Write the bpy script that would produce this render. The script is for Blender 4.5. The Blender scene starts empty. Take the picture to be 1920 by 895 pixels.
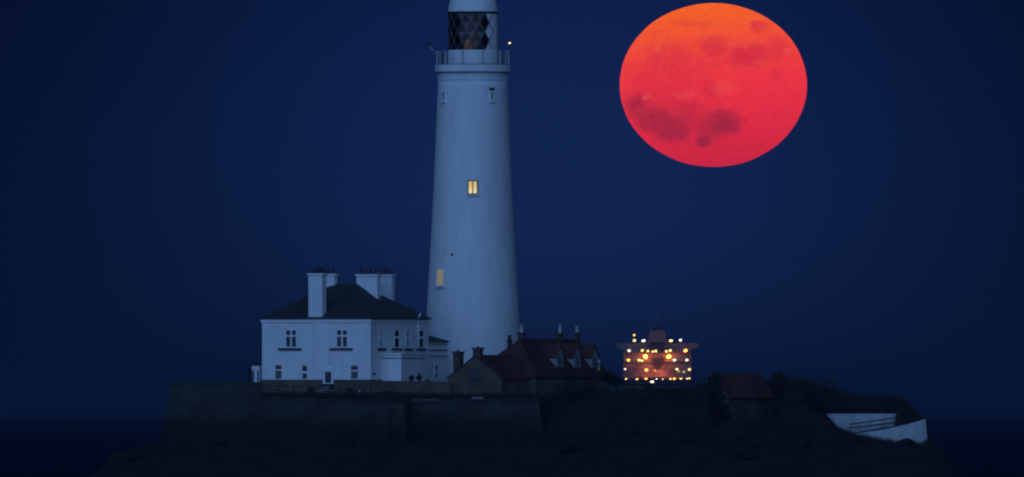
import bpy, math, random
from mathutils import Vector, Matrix, noise as mnoise
random.seed(7)
R = math.radians
C = bpy.context.scene.collection
sc = bpy.context.scene

# ------------------------------------------------------------------ camera
D, HC, HOR, S0 = 1900.0, 6.5, 770.0, 0.05        # camera distance (m), eye height, horizon row, metres per photo pixel
cd = bpy.data.cameras.new('camera'); cam = bpy.data.objects.new('camera', cd); C.objects.link(cam)
cam.location = (0, -D, HC)
cam.rotation_euler = (R(90) + math.atan((HOR - 447.5) * S0 / D), 0, 0)
cd.sensor_width = 36.0; cd.lens = 36.0 * D / (1920 * S0)
cd.clip_start = 10.0; cd.clip_end = 200000.0
sc.camera = cam

# ------------------------------------------------------------------ sky (dusk, sun just set behind the camera)
SKY_STRENGTH = 0.0145
w = bpy.data.worlds.new('World'); sc.world = w; w.use_nodes = True
nt = w.node_tree; nt.nodes.clear()
def N(tree, kind, **kw):
    n = tree.nodes.new(kind)
    for k, v in kw.items():
        if k == 'inp':
            for i, x in v.items(): n.inputs[i].default_value = x
        else: setattr(n, k, v)
    return n
def mth(tree, op, a, b=None, c=None, clamp=False):
    n = tree.nodes.new('ShaderNodeMath'); n.operation = op; n.use_clamp = clamp
    for i, x in enumerate((a, b, c)):
        if x is None: continue
        if isinstance(x, (int, float)): n.inputs[i].default_value = x
        else: tree.links.new(x, n.inputs[i])
    return n.outputs[0]
sky = N(nt, 'ShaderNodeTexSky', sky_type='NISHITA', sun_disc=False, sun_elevation=R(5.0), sun_rotation=R(188),
        altitude=8000, air_density=1.0, dust_density=0.0, ozone_density=4.0)
tint = N(nt, 'ShaderNodeMix', data_type='RGBA', blend_type='MULTIPLY'); tint.inputs[0].default_value = 1
nt.links.new(sky.outputs[0], tint.inputs[6]); tint.inputs[7].default_value = (0.56, 0.45, 1.0, 1)   # camera white balance: cold dusk blue
# lens vignette put into the sky colour: brightest mid-view, dimmer towards the edges
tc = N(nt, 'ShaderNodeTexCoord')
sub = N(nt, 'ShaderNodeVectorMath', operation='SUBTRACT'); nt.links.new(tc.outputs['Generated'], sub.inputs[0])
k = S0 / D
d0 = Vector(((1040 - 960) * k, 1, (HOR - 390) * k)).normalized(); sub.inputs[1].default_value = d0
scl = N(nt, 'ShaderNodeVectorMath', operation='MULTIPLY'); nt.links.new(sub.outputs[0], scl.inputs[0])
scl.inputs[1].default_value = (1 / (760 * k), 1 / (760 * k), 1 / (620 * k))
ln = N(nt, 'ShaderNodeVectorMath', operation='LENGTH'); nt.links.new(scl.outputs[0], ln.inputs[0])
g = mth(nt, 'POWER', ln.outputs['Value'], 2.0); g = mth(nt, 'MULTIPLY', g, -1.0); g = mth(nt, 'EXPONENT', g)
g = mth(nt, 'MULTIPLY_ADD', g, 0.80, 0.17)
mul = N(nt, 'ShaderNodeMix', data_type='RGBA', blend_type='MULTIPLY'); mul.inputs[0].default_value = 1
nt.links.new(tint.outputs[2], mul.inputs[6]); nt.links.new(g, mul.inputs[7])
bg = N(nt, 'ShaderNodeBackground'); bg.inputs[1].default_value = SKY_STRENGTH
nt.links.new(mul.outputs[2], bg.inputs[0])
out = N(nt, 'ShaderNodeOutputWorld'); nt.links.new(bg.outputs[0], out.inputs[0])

# ------------------------------------------------------------------ twilight arch behind the camera: one broad soft sun
sd = bpy.data.lights.new('sun', 'SUN'); sun = bpy.data.objects.new('sun', sd); C.objects.link(sun)
sd.energy = 2.2; sd.angle = R(100); sd.color = (0.21, 0.45, 1.0)
sun.rotation_euler = Vector((0.22, 1.0, -0.28)).to_track_quat('-Z', 'Y').to_euler()

sc.view_settings.view_transform = 'Standard'; sc.view_settings.look = 'None'
sc.view_settings.exposure = 0.0; sc.view_settings.gamma = 1.0; sc.view_settings.use_curve_mapping = False
sc.cycles.filter_width = 2.2
sc.cycles.max_bounces = 6

# ------------------------------------------------------------------ helpers
def sl(c):                                       # sRGB 0-255 to linear
    f = lambda v: v / 12.92 if v <= 0.04045 else ((v + 0.055) / 1.055) ** 2.4
    return tuple(f(x / 255) for x in c)
def P(px, py, Y=0.0):                            # where a photo point lies on the upright plane at depth Y
    s = S0 * (D + Y) / D
    return Vector(((px - 960) * s, Y, HC + (HOR - py) * s))

def mat(name, col, rough=0.8, col2=None, scale=2.0, bump=0.0, bscale=None, metallic=0.0, detail=6, stretch=(1, 1, 1), spec=0.3):
    m = bpy.data.materials.new(name); m.use_nodes = True; t = m.node_tree
    b = t.nodes['Principled BSDF']; b.inputs['Roughness'].default_value = rough; b.inputs['Metallic'].default_value = metallic
    b.inputs['Specular IOR Level'].default_value = spec
    tcn = N(t, 'ShaderNodeTexCoord'); mp = N(t, 'ShaderNodeMapping'); t.links.new(tcn.outputs['Object'], mp.inputs[0]); mp.inputs['Scale'].default_value = stretch
    nz = N(t, 'ShaderNodeTexNoise', inp={'Scale': scale, 'Detail': detail, 'Roughness': 0.62}); t.links.new(mp.outputs[0], nz.inputs['Vector'])
    rp = N(t, 'ShaderNodeValToRGB'); rp.color_ramp.elements[0].position = 0.3; rp.color_ramp.elements[1].position = 0.72
    c2 = col2 or tuple(x * 0.72 for x in col)
    rp.color_ramp.elements[0].color = (*c2, 1); rp.color_ramp.elements[1].color = (*col, 1)
    t.links.new(nz.outputs[0], rp.inputs[0]); t.links.new(rp.outputs[0], b.inputs['Base Color'])
    if bump:
        n2 = N(t, 'ShaderNodeTexNoise', inp={'Scale': bscale or scale * 4, 'Detail': 4}); t.links.new(mp.outputs[0], n2.inputs['Vector'])
        bp = N(t, 'ShaderNodeBump', inp={'Strength': bump, 'Distance': 0.1}); t.links.new(n2.outputs[0], bp.inputs['Height']); t.links.new(bp.outputs[0], b.inputs['Normal'])
    return m
def brickmat(name, c1, c2, mortar, bw, bh, rough=0.9, bump=0.6):      # coursed stone or tiles in world-upright courses
    m = bpy.data.materials.new(name); m.use_nodes = True; t = m.node_tree; b = t.nodes['Principled BSDF']
    b.inputs['Roughness'].default_value = rough; b.inputs['Specular IOR Level'].default_value = 0.2
    tcn = N(t, 'ShaderNodeTexCoord'); sx = N(t, 'ShaderNodeSeparateXYZ'); t.links.new(tcn.outputs['Object'], sx.inputs[0])
    cx = N(t, 'ShaderNodeCombineXYZ'); t.links.new(mth(t, 'ADD', sx.outputs[0], sx.outputs[1]), cx.inputs[0]); t.links.new(sx.outputs[2], cx.inputs[1])
    br = N(t, 'ShaderNodeTexBrick', inp={'Scale': 1.0, 'Mortar Size': 0.02, 'Brick Width': bw, 'Row Height': bh, 'Color1': (*c1, 1), 'Color2': (*c2, 1), 'Mortar': (*mortar, 1)})
    t.links.new(cx.outputs[0], br.inputs['Vector'])
    nz = N(t, 'ShaderNodeTexNoise', inp={'Scale': 0.35, 'Detail': 8, 'Roughness': 0.65}); t.links.new(tcn.outputs['Object'], nz.inputs['Vector'])
    rp = N(t, 'ShaderNodeValToRGB'); rp.color_ramp.elements[0].position = .32; rp.color_ramp.elements[1].position = .7
    rp.color_ramp.elements[0].color = (.45, .45, .45, 1); rp.color_ramp.elements[1].color = (1.25, 1.2, 1.1, 1); t.links.new(nz.outputs[0], rp.inputs[0])
    mx = N(t, 'ShaderNodeMix', data_type='RGBA', blend_type='MULTIPLY'); mx.inputs[0].default_value = 1
    t.links.new(br.outputs[0], mx.inputs[6]); t.links.new(rp.outputs[0], mx.inputs[7]); t.links.new(mx.outputs[2], b.inputs['Base Color'])
    bp = N(t, 'ShaderNodeBump', inp={'Strength': bump, 'Distance': 0.05}); t.links.new(br.outputs[0], bp.inputs['Height']); t.links.new(bp.outputs[0], b.inputs['Normal'])
    return m
def emit(name, col, strength):
    m = bpy.data.materials.new(name); m.use_nodes = True; t = m.node_tree; t.nodes.clear()
    e = N(t, 'ShaderNodeEmission'); e.inputs[0].default_value = (*col, 1); e.inputs[1].default_value = strength
    o = N(t, 'ShaderNodeOutputMaterial'); t.links.new(e.outputs[0], o.inputs[0]); return m

class MB:
    def __init__(s): s.v = []; s.f = []; s.sm = []
    def add(s, vs, fs, smooth=False):
        n = len(s.v); s.v += [tuple(x) for x in vs]
        for f in fs: s.f.append([i + n for i in f]); s.sm.append(smooth)
        return s
    def box(s, x0, x1, y0, y1, z0, z1, M=None):
        vs = [Vector((x, y, z)) for z in (z0, z1) for (x, y) in ((x0, y0), (x1, y0), (x1, y1), (x0, y1))]
        if M is not None: vs = [M @ q for q in vs]
        return s.add(vs, [(3, 2, 1, 0), (4, 5, 6, 7), (0, 1, 5, 4), (1, 2, 6, 5), (2, 3, 7, 6), (3, 0, 4, 7)])
    def extrude(s, pts, dvec):                   # polygon of 3-D points pushed along a vector
        n = len(pts); pts = [Vector(p) for p in pts]; dv = Vector(dvec)
        vs = pts + [p + dv for p in pts]
        fs = [list(range(n))[::-1], list(range(n, 2 * n))] + [(i, (i + 1) % n, n + (i + 1) % n, n + i) for i in range(n)]
        return s.add(vs, fs)
    def lathe(s, prof, seg=64, cx=0, cy=0, smooth=True, capt=True, capb=False):
        vs = []; fs = []
        for (r, z) in prof:
            for k in range(seg):
                a = 2 * math.pi * k / seg; vs.append((cx + r * math.cos(a), cy + r * math.sin(a), z))
        for i in range(len(prof) - 1):
            for k in range(seg):
                a = i * seg + k; b = i * seg + (k + 1) % seg; fs.append((a, b, b + seg, a + seg))
        s.add(vs, fs, smooth)
        if capt: n = len(s.v); s.f.append(list(range(n - seg, n))); s.sm.append(False)
        if capb: n = len(s.v) - len(vs); s.f.append(list(range(n, n + seg))[::-1]); s.sm.append(False)
        return s
    def tube(s, p0, p1, r, n=8, r1=None):
        p0, p1 = Vector(p0), Vector(p1); d = (p1 - p0).normalized(); q = d.to_track_quat('Z', 'Y').to_matrix(); r1 = r if r1 is None else r1
        vs = []
        for p, rr in ((p0, r), (p1, r1)):
            for k in range(n):
                a = 2 * math.pi * k / n; vs.append(p + q @ Vector((rr * math.cos(a), rr * math.sin(a), 0)))
        return s.add(vs, [(k, (k + 1) % n, n + (k + 1) % n, n + k) for k in range(n)] + [list(range(n))[::-1], list(range(n, 2 * n))], n > 6)
    def ball(s, c, rx, ry, rz, n=12, m=8):
        vs = [(c[0], c[1], c[2] - rz)]; fs = []
        for i in range(1, m):
            t = math.pi * i / m
            for k in range(n):
                a = 2 * math.pi * k / n; vs.append((c[0] + rx * math.sin(t) * math.cos(a), c[1] + ry * math.sin(t) * math.sin(a), c[2] - rz * math.cos(t)))
        vs.append((c[0], c[1], c[2] + rz)); L = len(vs) - 1
        for k in range(n):
            fs.append((0, 1 + (k + 1) % n, 1 + k)); fs.append((L, L - n + k, L - n + (k + 1) % n))
            for i in range(m - 2): a = 1 + i * n + k; b = 1 + i * n + (k + 1) % n; fs.append((a, b, b + n, a + n))
        return s.add(vs, fs, True)
    def build(s, name, m, parent=None, loc=None, rot=None):
        me = bpy.data.meshes.new(name); me.from_pydata(s.v, [], s.f); me.update()
        me.polygons.foreach_set('use_smooth', s.sm)
        me.materials.append(m); o = bpy.data.objects.new(name, me); C.objects.link(o)
        if parent: o.parent = parent
        if loc is not None: o.location = loc
        if rot is not None: o.rotation_euler = rot
        return o
def tag(o, label=None, cat=None, group=None, kind=None):
    if label: o['label'] = label
    if cat: o['category'] = cat
    if group: o['group'] = group
    if kind: o['kind'] = kind
    return o
def thing(name, label, cat, loc=(0, 0, 0), rz=0, group=None):
    o = bpy.data.objects.new(name, None); C.objects.link(o); o.location = loc; o.rotation_euler = (0, 0, rz); o.empty_display_size = .5
    return tag(o, label, cat, group)
def copy_tree(o, parent=None):
    c = o.copy(); C.objects.link(c); c.parent = parent
    for ch in list(o.children): copy_tree(ch, c)
    return c

# ------------------------------------------------------------------ materials
M_white = mat('white_painted_masonry', (.80, .80, .78), .75, (.64, .65, .64), 1.1, .35, 6, stretch=(1, 1, .22), detail=9)
M_cream = mat('white_trim_paint', (.82, .82, .80), .5, (.74, .74, .73), 3)
M_slate = mat('slate_roof_covering', (.042, .044, .047), .75, (.024, .026, .028), 3, .4, 9)
M_tile = brickmat('red_clay_tiles', (.12, .045, .036), (.085, .034, .03), (.05, .02, .018), .3, .22, .85)
M_brickred = brickmat('dark_red_brick', (.14, .06, .05), (.10, .045, .04), (.08, .07, .06), .23, .08)
M_stone = brickmat('weathered_sandstone', (.145, .115, .085), (.115, .095, .072), (.085, .072, .06), .6, .3)
M_sea_wall = brickmat('damp_sea_wall_stone', (.060, .058, .050), (.046, .047, .042), (.036, .036, .032), .9, .45)
def weed(m, z0, z1, c):                             # dark weed and damp below the tide mark
    t = m.node_tree; b = t.nodes['Principled BSDF']; src = b.inputs['Base Color'].links[0].from_socket
    tcn = N(t, 'ShaderNodeTexCoord'); sx = N(t, 'ShaderNodeSeparateXYZ'); t.links.new(tcn.outputs['Object'], sx.inputs[0])
    nz = N(t, 'ShaderNodeTexNoise', inp={'Scale': .8, 'Detail': 7, 'Roughness': .7}); t.links.new(tcn.outputs['Object'], nz.inputs['Vector'])
    h = mth(t, 'ADD', sx.outputs[2], mth(t, 'MULTIPLY_ADD', nz.outputs[0], 3.2, -1.6))
    mr = N(t, 'ShaderNodeMapRange', inp={'From Min': z1, 'From Max': z0}); t.links.new(h, mr.inputs[0])
    mx = N(t, 'ShaderNodeMix', data_type='RGBA'); t.links.new(mr.outputs[0], mx.inputs[0]); t.links.new(src, mx.inputs[6]); mx.inputs[7].default_value = (*c, 1)
    t.links.new(mx.outputs[2], b.inputs['Base Color'])
M_benchgrey = mat('grey_weathered_bench', (.20, .19, .17), .85)
M_pier = brickmat('pale_pier_stone', (.085, .078, .066), (.065, .062, .054), (.05, .046, .04), .8, .4)
weed(M_pier, 2.0, 4.6, (.012, .014, .010))
weed(M_sea_wall, 1.6, 4.2, (.012, .014, .010))
M_pot = mat('terracotta_pot', (.10, .045, .035), .8)
M_potdark = mat('dark_clay_pot', (.035, .03, .035), .8)
M_potpale = mat('pale_clay_pot', (.55, .5, .45), .7)
M_dark = mat('dark_painted_wood', (.02, .021, .024), .7)
M_wood = mat('dark_fence_timber', (.022, .02, .018), .85, bump=.3)
M_iron = mat('black_iron', (.015, .016, .018), .5, metallic=.3)
M_glass = mat('dark_window_glass', (.012, .016, .022), .12, spec=.5)
M_blind = mat('drawn_brown_blind', (.16, .15, .13), .8)
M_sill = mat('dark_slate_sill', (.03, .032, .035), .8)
M_rail = mat('grey_painted_railing', (.50, .50, .48), .5)
M_lead = mat('pale_rendered_dormer', (.34, .33, .31), .8)
M_concrete = mat('limewashed_concrete', (.62, .63, .62), .85, (.38, .40, .38), 1.2, .4, 5, stretch=(1, 1, .3), detail=9)
M_ground = mat('turf_and_rock', (.021, .018, .014), .95, (.004, .004, .0035), .5, .7, 1.6, detail=9)
M_leaf = mat('dark_leaves', (.028, .036, .018), .8, (.016, .022, .012), 1.2)
M_grass = mat('dry_grass', (.045, .041, .020), .9, (.018, .020, .010), .4)
M_stem = mat('bark', (.04, .03, .022), .9)
M_litwin = emit('lit_window_glow', sl((240, 205, 105)), 1.0)
t = M_litwin.node_tree; e_ = t.nodes['Emission']       # curtained lamp-lit room: brighter low down, uneven
tcn = N(t, 'ShaderNodeTexCoord'); nz = N(t, 'ShaderNodeTexNoise', inp={'Scale': 3.0, 'Detail': 4}); t.links.new(tcn.outputs['Object'], nz.inputs['Vector'])
sx = N(t, 'ShaderNodeSeparateXYZ'); t.links.new(tcn.outputs['Object'], sx.inputs[0])
f_ = mth(t, 'ADD', mth(t, 'MULTIPLY_ADD', sx.outputs[2], -.75, .05), nz.outputs[0], clamp=True)
rp = N(t, 'ShaderNodeValToRGB'); rp.color_ramp.elements[0].color = (*sl((205, 170, 75)), 1); rp.color_ramp.elements[1].color = (*sl((255, 238, 185)), 1)
t.links.new(f_, rp.inputs[0]); t.links.new(rp.outputs[0], e_.inputs[0])
M_dimwin = emit('faintly_lit_blind', sl((126, 120, 112)), 1.0)
M_lampy = emit('yellow_lamp_glow', (1.0, .85, .35), 2.6)
M_highlight_glow = emit('amber_highlight_glow', (1.0, .55, .24), .05)

# ------------------------------------------------------------------ water and ground
wm = bpy.data.materials.new('sea_water'); wm.use_nodes = True; t = wm.node_tree; b = t.nodes['Principled BSDF']
b.inputs['Base Color'].default_value = (.003, .009, .024, 1); b.inputs['Roughness'].default_value = .35; b.inputs['IOR'].default_value = 1.33
tcn = N(t, 'ShaderNodeTexCoord'); mp = N(t, 'ShaderNodeMapping'); t.links.new(tcn.outputs['Object'], mp.inputs[0]); mp.inputs['Scale'].default_value = (.25, .12, .25)
nz = N(t, 'ShaderNodeTexNoise', inp={'Scale': 1.0, 'Detail': 5}); t.links.new(mp.outputs[0], nz.inputs['Vector'])
bp = N(t, 'ShaderNodeBump', inp={'Strength': .9, 'Distance': 1.2}); t.links.new(nz.outputs[0], bp.inputs['Height']); t.links.new(bp.outputs[0], b.inputs['Normal'])
m = MB(); m.add([(-60000, -3000, 0), (60000, -3000, 0), (60000, 90000, 0), (-60000, 90000, 0)], [(0, 1, 2, 3)])
tag(m.build('sea_water', wm), kind='structure')

def lerp(tab, x):
    if x <= tab[0][0]: return tab[0][1]
    for (a, b), (c, d) in zip(tab, tab[1:]):
        if x <= c: return b + (d - b) * (x - a) / (c - a)
    return tab[-1][1]
def smooth(a, b, x):
    t = max(0, min(1, (x - a) / (b - a))); return t * t * (3 - 2 * t)
PROF = [(120, 925), (180, 892), (215, 862), (250, 846), (300, 838), (318, 826), (326, 745), (480, 742), (1000, 744), (1150, 736), (1205, 733), (1332, 731), (1345, 725), (1450, 716),
        (1490, 713), (1560, 731), (1600, 746), (1690, 750), (1722, 778), (1738, 800), (1745, 832), (1775, 856), (1800, 886), (1840, 930)]
REEF = [(100, 930), (180, 893), (215, 864), (250, 848), (300, 840), (700, 842), (1000, 822), (1300, 822), (1745, 834), (1775, 857), (1800, 886), (1840, 930)]
def ground(X, Y):
    s = S0 * (D + Y) / D; px = 960 + X / s
    zt = HC + (HOR - lerp(PROF, px)) * S0; zr = HC + (HOR - lerp(REEF, px)) * S0
    if px < 770: a, bq = -18.5, -16.5                   # steep behind the sea wall
    elif px < 1010: a, bq = -15.5, -13.0
    else: q = smooth(1010, 1100, px); a, bq = -15.5 - 16 * q, -13.0 + q * 2
    z = zr + (zt - zr) * smooth(a, bq, Y)
    nz = mnoise.fractal(Vector((X * .16, Y * .16, 3.1)), 1.0, 2.1, 5) * .45 + abs(mnoise.noise(Vector((X * .5, Y * .5, 9)))) * .35
    amp = 1.0 - .75 * smooth(bq - 3, bq, Y)
    if px > 1010: nz += (abs(mnoise.noise(Vector((X * .9, Y * .9, 5)))) - .25) * .7 * (1 - smooth(-16, -12, Y))
    nz += (abs(mnoise.noise(Vector((X * 1.3, Y * .8, 7)))) - .2) * .45 * (1 - smooth(-24, -20, Y))
    z += nz * amp
    if 1520 < px < 1752:
        cap = HC + (HOR - lerp([(1520, 770), (1547, 786), (1575, 806), (1600, 818), (1690, 835), (1740, 836), (1752, 846)], px)) * S0
        yl = -6.9 if px < 1682 else -12.6
        if Y < yl: z = min(z, cap + nz * .25)
    if 1320 < px < 1478 and Y < -6.0 + max(0, px - 1366) * .098:
        wq = smooth(1322, 1350, px) * (1 - smooth(1456, 1476, px)); c_ = HC + (HOR - 793) * S0 + nz * .9 - .02 * max(0, -9 - Y)
        z = z * (1 - wq) + min(z, c_) * wq
    sea = smooth(-48, -78, Y) if Y < -48 else smooth(35, 55, Y)
    return z * (1 - sea) - 2.0 * sea
m = MB(); nx, ny = 260, 190; x0, x1, y0, y1 = -46, 50, -85, 58
vs = [(x0 + (x1 - x0) * i / nx, y0 + (y1 - y0) * j / ny, 0) for j in range(ny + 1) for i in range(nx + 1)]
vs = [(x, y, ground(x, y)) for x, y, _ in vs]
m.add(vs, [(j * (nx + 1) + i, j * (nx + 1) + i + 1, (j + 1) * (nx + 1) + i + 1, (j + 1) * (nx + 1) + i) for j in range(ny) for i in range(nx)], True)
tag(m.build('ground', M_ground), kind='structure')

# ------------------------------------------------------------------ moon
mm = bpy.data.materials.new('reddened_moon_glow'); mm.use_nodes = True; t = mm.node_tree; t.nodes.clear()
tcn = N(t, 'ShaderNodeTexCoord')
n1 = N(t, 'ShaderNodeTexNoise', inp={'Scale': 3.2, 'Detail': 9, 'Roughness': .68}); t.links.new(tcn.outputs['Object'], n1.inputs['Vector'])
ds = N(t, 'ShaderNodeVectorMath', operation='MULTIPLY_ADD'); t.links.new(n1.outputs['Color'], ds.inputs[0])
ds.inputs[1].default_value = (.26, .26, .26)
sh = N(t, 'ShaderNodeVectorMath', operation='SUBTRACT'); t.links.new(tcn.outputs['Object'], sh.inputs[0]); sh.inputs[1].default_value = (.13, .13, .13); t.links.new(sh.outputs[0], ds.inputs[2])
sx = N(t, 'ShaderNodeSeparateXYZ'); t.links.new(ds.outputs[0], sx.inputs[0])
def blob(u, wv, ru, rw, amp):
    a = mth(t, 'MULTIPLY', mth(t, 'SUBTRACT', sx.outputs[0], u), 1 / ru); a = mth(t, 'MULTIPLY', a, a)
    c = mth(t, 'MULTIPLY', mth(t, 'SUBTRACT', sx.outputs[2], wv), 1 / rw); c = mth(t, 'MULTIPLY', c, c)
    d = mth(t, 'SQRT', mth(t, 'ADD', a, c))
    n = N(t, 'ShaderNodeMapRange', interpolation_type='SMOOTHSTEP', inp={'From Min': 1.45, 'From Max': .42, 'To Min': 0, 'To Max': amp}); t.links.new(d, n.inputs[0])
    return n.outputs[0]
def total(lst):
    o = lst[0]
    for x in lst[1:]: o = mth(t, 'MAXIMUM', o, x)
    return o
upper = total([blob(.49, .70, .10, .08, .85), blob(.0, .46, .19, .15, .9), blob(.36, .34, .22, .17, 1.0), blob(.68, .42, .13, .16, .7), blob(.68, .11, .08, .08, .6),
               blob(-.49, .28, .28, .24, .65), blob(-.28, .74, .22, .05, .35), blob(-.62, .62, .16, .05, .25), blob(-.05, -.06, .10, .14, .6), blob(-.75, .0, .17, .25, .6), blob(-.1, .2, .25, .12, .4), blob(-.55, .02, .38, .34, .55)])
lower = total([blob(-.82, -.28, .14, .16, .75), blob(-.64, -.42, .20, .16, .9), blob(-.44, -.55, .2, .16, .9), blob(-.30, -.38, .24, .16, .5), blob(.06, -.47, .20, .17, .9), blob(.2, -.5, .1, .12, .8), blob(-.12, -.70, .10, .08, 1.25), blob(-.05, -.55, .2, .16, .7)])
sz = N(t, 'ShaderNodeSeparateXYZ'); t.links.new(tcn.outputs['Object'], sz.inputs[0])
vr = N(t, 'ShaderNodeMapRange', inp={'From Min': -1, 'From Max': 1}); t.links.new(mth(t, 'ADD', sz.outputs[2], mth(t, 'MULTIPLY', sz.outputs[0], -.12)), vr.inputs[0])
rp = N(t, 'ShaderNodeValToRGB'); t.links.new(vr.outputs[0], rp.inputs[0]); cr = rp.color_ramp
for i, (p, c) in enumerate([(0, (220, 42, 70)), (.22, (238, 46, 72)), (.5, (250, 56, 70)), (.68, (252, 70, 62)), (.85, (255, 92, 48)), (1, (255, 104, 34))]):  # reddening by the air put into the glow: orange above, crimson below
    e = cr.elements[i] if i < 2 else cr.elements.new(p)
    e.position = p; e.color = (*sl(c), 1)
def mixc(a, b, f):
    n = N(t, 'ShaderNodeMix', data_type='RGBA'); t.links.new(f, n.inputs[0]); t.links.new(a, n.inputs[6])
    if isinstance(b, tuple): n.inputs[7].default_value = (*b, 1)
    else: t.links.new(b, n.inputs[7])
    return n.outputs[2]
nm = N(t, 'ShaderNodeTexNoise', inp={'Scale': 5.5, 'Detail': 10, 'Roughness': .72}); t.links.new(tcn.outputs['Object'], nm.inputs['Vector'])
mot = N(t, 'ShaderNodeMapRange', inp={'From Min': .32, 'From Max': .68, 'To Min': .72, 'To Max': 1.2}); t.links.new(nm.outputs[0], mot.inputs[0])
upper = mth(t, 'MULTIPLY', upper, mot.outputs[0], clamp=True); lower = mth(t, 'MULTIPLY', lower, mot.outputs[0], clamp=True)
col = mixc(rp.outputs[0], sl((222, 44, 70)), mth(t, 'MULTIPLY', upper, .8))
col = mixc(col, sl((170, 40, 68)), mth(t, 'MULTIPLY', lower, .95, clamp=True))
bright = total([blob(-.72, -.16, .028, .03, .8), blob(.78, .41, .05, .05, .5), blob(-.57, .45, .04, .1, .4), blob(.1, -.05, .12, .08, .35), blob(-.3, -.14, .14, .05, .3), blob(.35, .5, .3, .05, .3), blob(.5, .25, .08, .05, .4)])
col = mixc(col, sl((255, 118, 84)), mth(t, 'MULTIPLY', bright, .38))
n2 = N(t, 'ShaderNodeTexNoise', inp={'Scale': 16, 'Detail': 6, 'Roughness': .7}); t.links.new(tcn.outputs['Object'], n2.inputs['Vector'])
gm = N(t, 'ShaderNodeMapRange', inp={'From Min': .3, 'From Max': .7, 'To Min': .95, 'To Max': 1.17}); t.links.new(n2.outputs[0], gm.inputs[0])
e = N(t, 'ShaderNodeEmission'); t.links.new(col, e.inputs[0]); t.links.new(gm.outputs[0], e.inputs[1])
o = N(t, 'ShaderNodeOutputMaterial'); t.links.new(e.outputs[0], o.inputs[0])
m = MB(); m.ball((0, 0, 0), 1, 1, 1, 128, 64); m.v = [tuple(c * (1 + .0045 * mnoise.noise(Vector((x * .6, 3.0, z * 9)))) for c in (x, y, z)) for x, y, z in m.v]
mo = m.build('moon', mm)
YM = 80000; s = S0 * (D + YM) / D; mo.location = P(1337.5, 159.5, YM); mo.scale = (175.5 * s, 165 * s, 153.5 * s)
tag(mo, 'big flattened red and orange full moon hanging over the ship', 'moon')

# ------------------------------------------------------------------ lighthouse
LY = 21.0; ls = S0 * (D + LY) / D; LB = 742
lh = thing('lighthouse', 'tall tapering white lighthouse tower behind the white house', 'lighthouse', P(886.5, LB, LY))
zz = lambda py: (LB - py) * ls
TR = [(742, 94), (690, 91), (600, 87.3), (520, 82.8), (440, 78), (350, 73.6), (250, 69.2), (200, 67), (151, 65)]
def trad(py): return lerp(sorted([(a, b) for a, b in TR]), py) * ls
prof = [(trad(742 - i * (742 - 151) / 40), zz(742 - i * (742 - 151) / 40)) for i in range(41)]
MB().lathe(prof, 96).build('tower', M_white, lh)
MB().lathe([(62 * ls, zz(151.2)), (66.2 * ls, zz(151)), (66.2 * ls, zz(144)), (62 * ls, zz(143.8))], 96, smooth=False, capb=True).build('moulding', M_white, lh)
MB().lathe([(62 * ls, zz(143.9)), (65.4 * ls, zz(143.7)), (66.2 * ls, zz(139)), (67.6 * ls, zz(137)), (62 * ls, zz(136.8))], 96, smooth=False, capb=True).build('corbel', M_white, lh)
MB().lathe([(62 * ls, zz(136.7)), (69.6 * ls, zz(136.6)), (69.6 * ls, zz(135.5)), (62 * ls, zz(135.4))], 96, smooth=False, capb=True).build('gallery_under_shade', M_sill, lh)  # dark ring standing in for the shade line under the gallery slab
MB().lathe([(60 * ls, zz(121.7)), (69.8 * ls, zz(121.7)), (69.8 * ls, zz(120.6)), (66 * ls, zz(120.6))], 96, smooth=False, capt=False).build('railing_foot_shade', M_sill, lh)  # dark ring standing in for the shadow line at the railing foot
MB().lathe([(62 * ls, zz(135.35)), (71 * ls, zz(135.2)), (71.3 * ls, zz(122)), (62 * ls, zz(121.8))], 96, smooth=False, capb=True).build('gallery', M_white, lh)
rr = 67.5 * ls
for i in range(11):
    a = 2 * math.pi * (i + .5) / 11 - math.pi / 2; m = MB(); x, y = rr * math.cos(a), rr * math.sin(a)
    m.lathe([(.10, zz(121.7)), (.085, zz(110)), (.075, zz(99))], 8, x, y); m.ball((x, y, zz(97.8)), .12, .12, .12, 8, 6)
    m.build('railing_post', M_rail, lh)
m = MB()
RAILS = (100, 105.5, 111, 116.5)
for py in RAILS:
    m = MB()
    for i in range(48):
        a, b = 2 * math.pi * i / 48, 2 * math.pi * (i + 1) / 48
        m.tube((rr * math.cos(a), rr * math.sin(a), zz(py)), (rr * math.cos(b), rr * math.sin(b), zz(py)), .018, 5)
    m.build("railing", M_rail, lh)
LR = 46.5 * ls
MB().lathe([(LR * 1.0, zz(121.6)), (LR * 1.0, zz(94.5)), (LR * .97, zz(94.2))], 64).build('lantern_base', M_white, lh)
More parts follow.
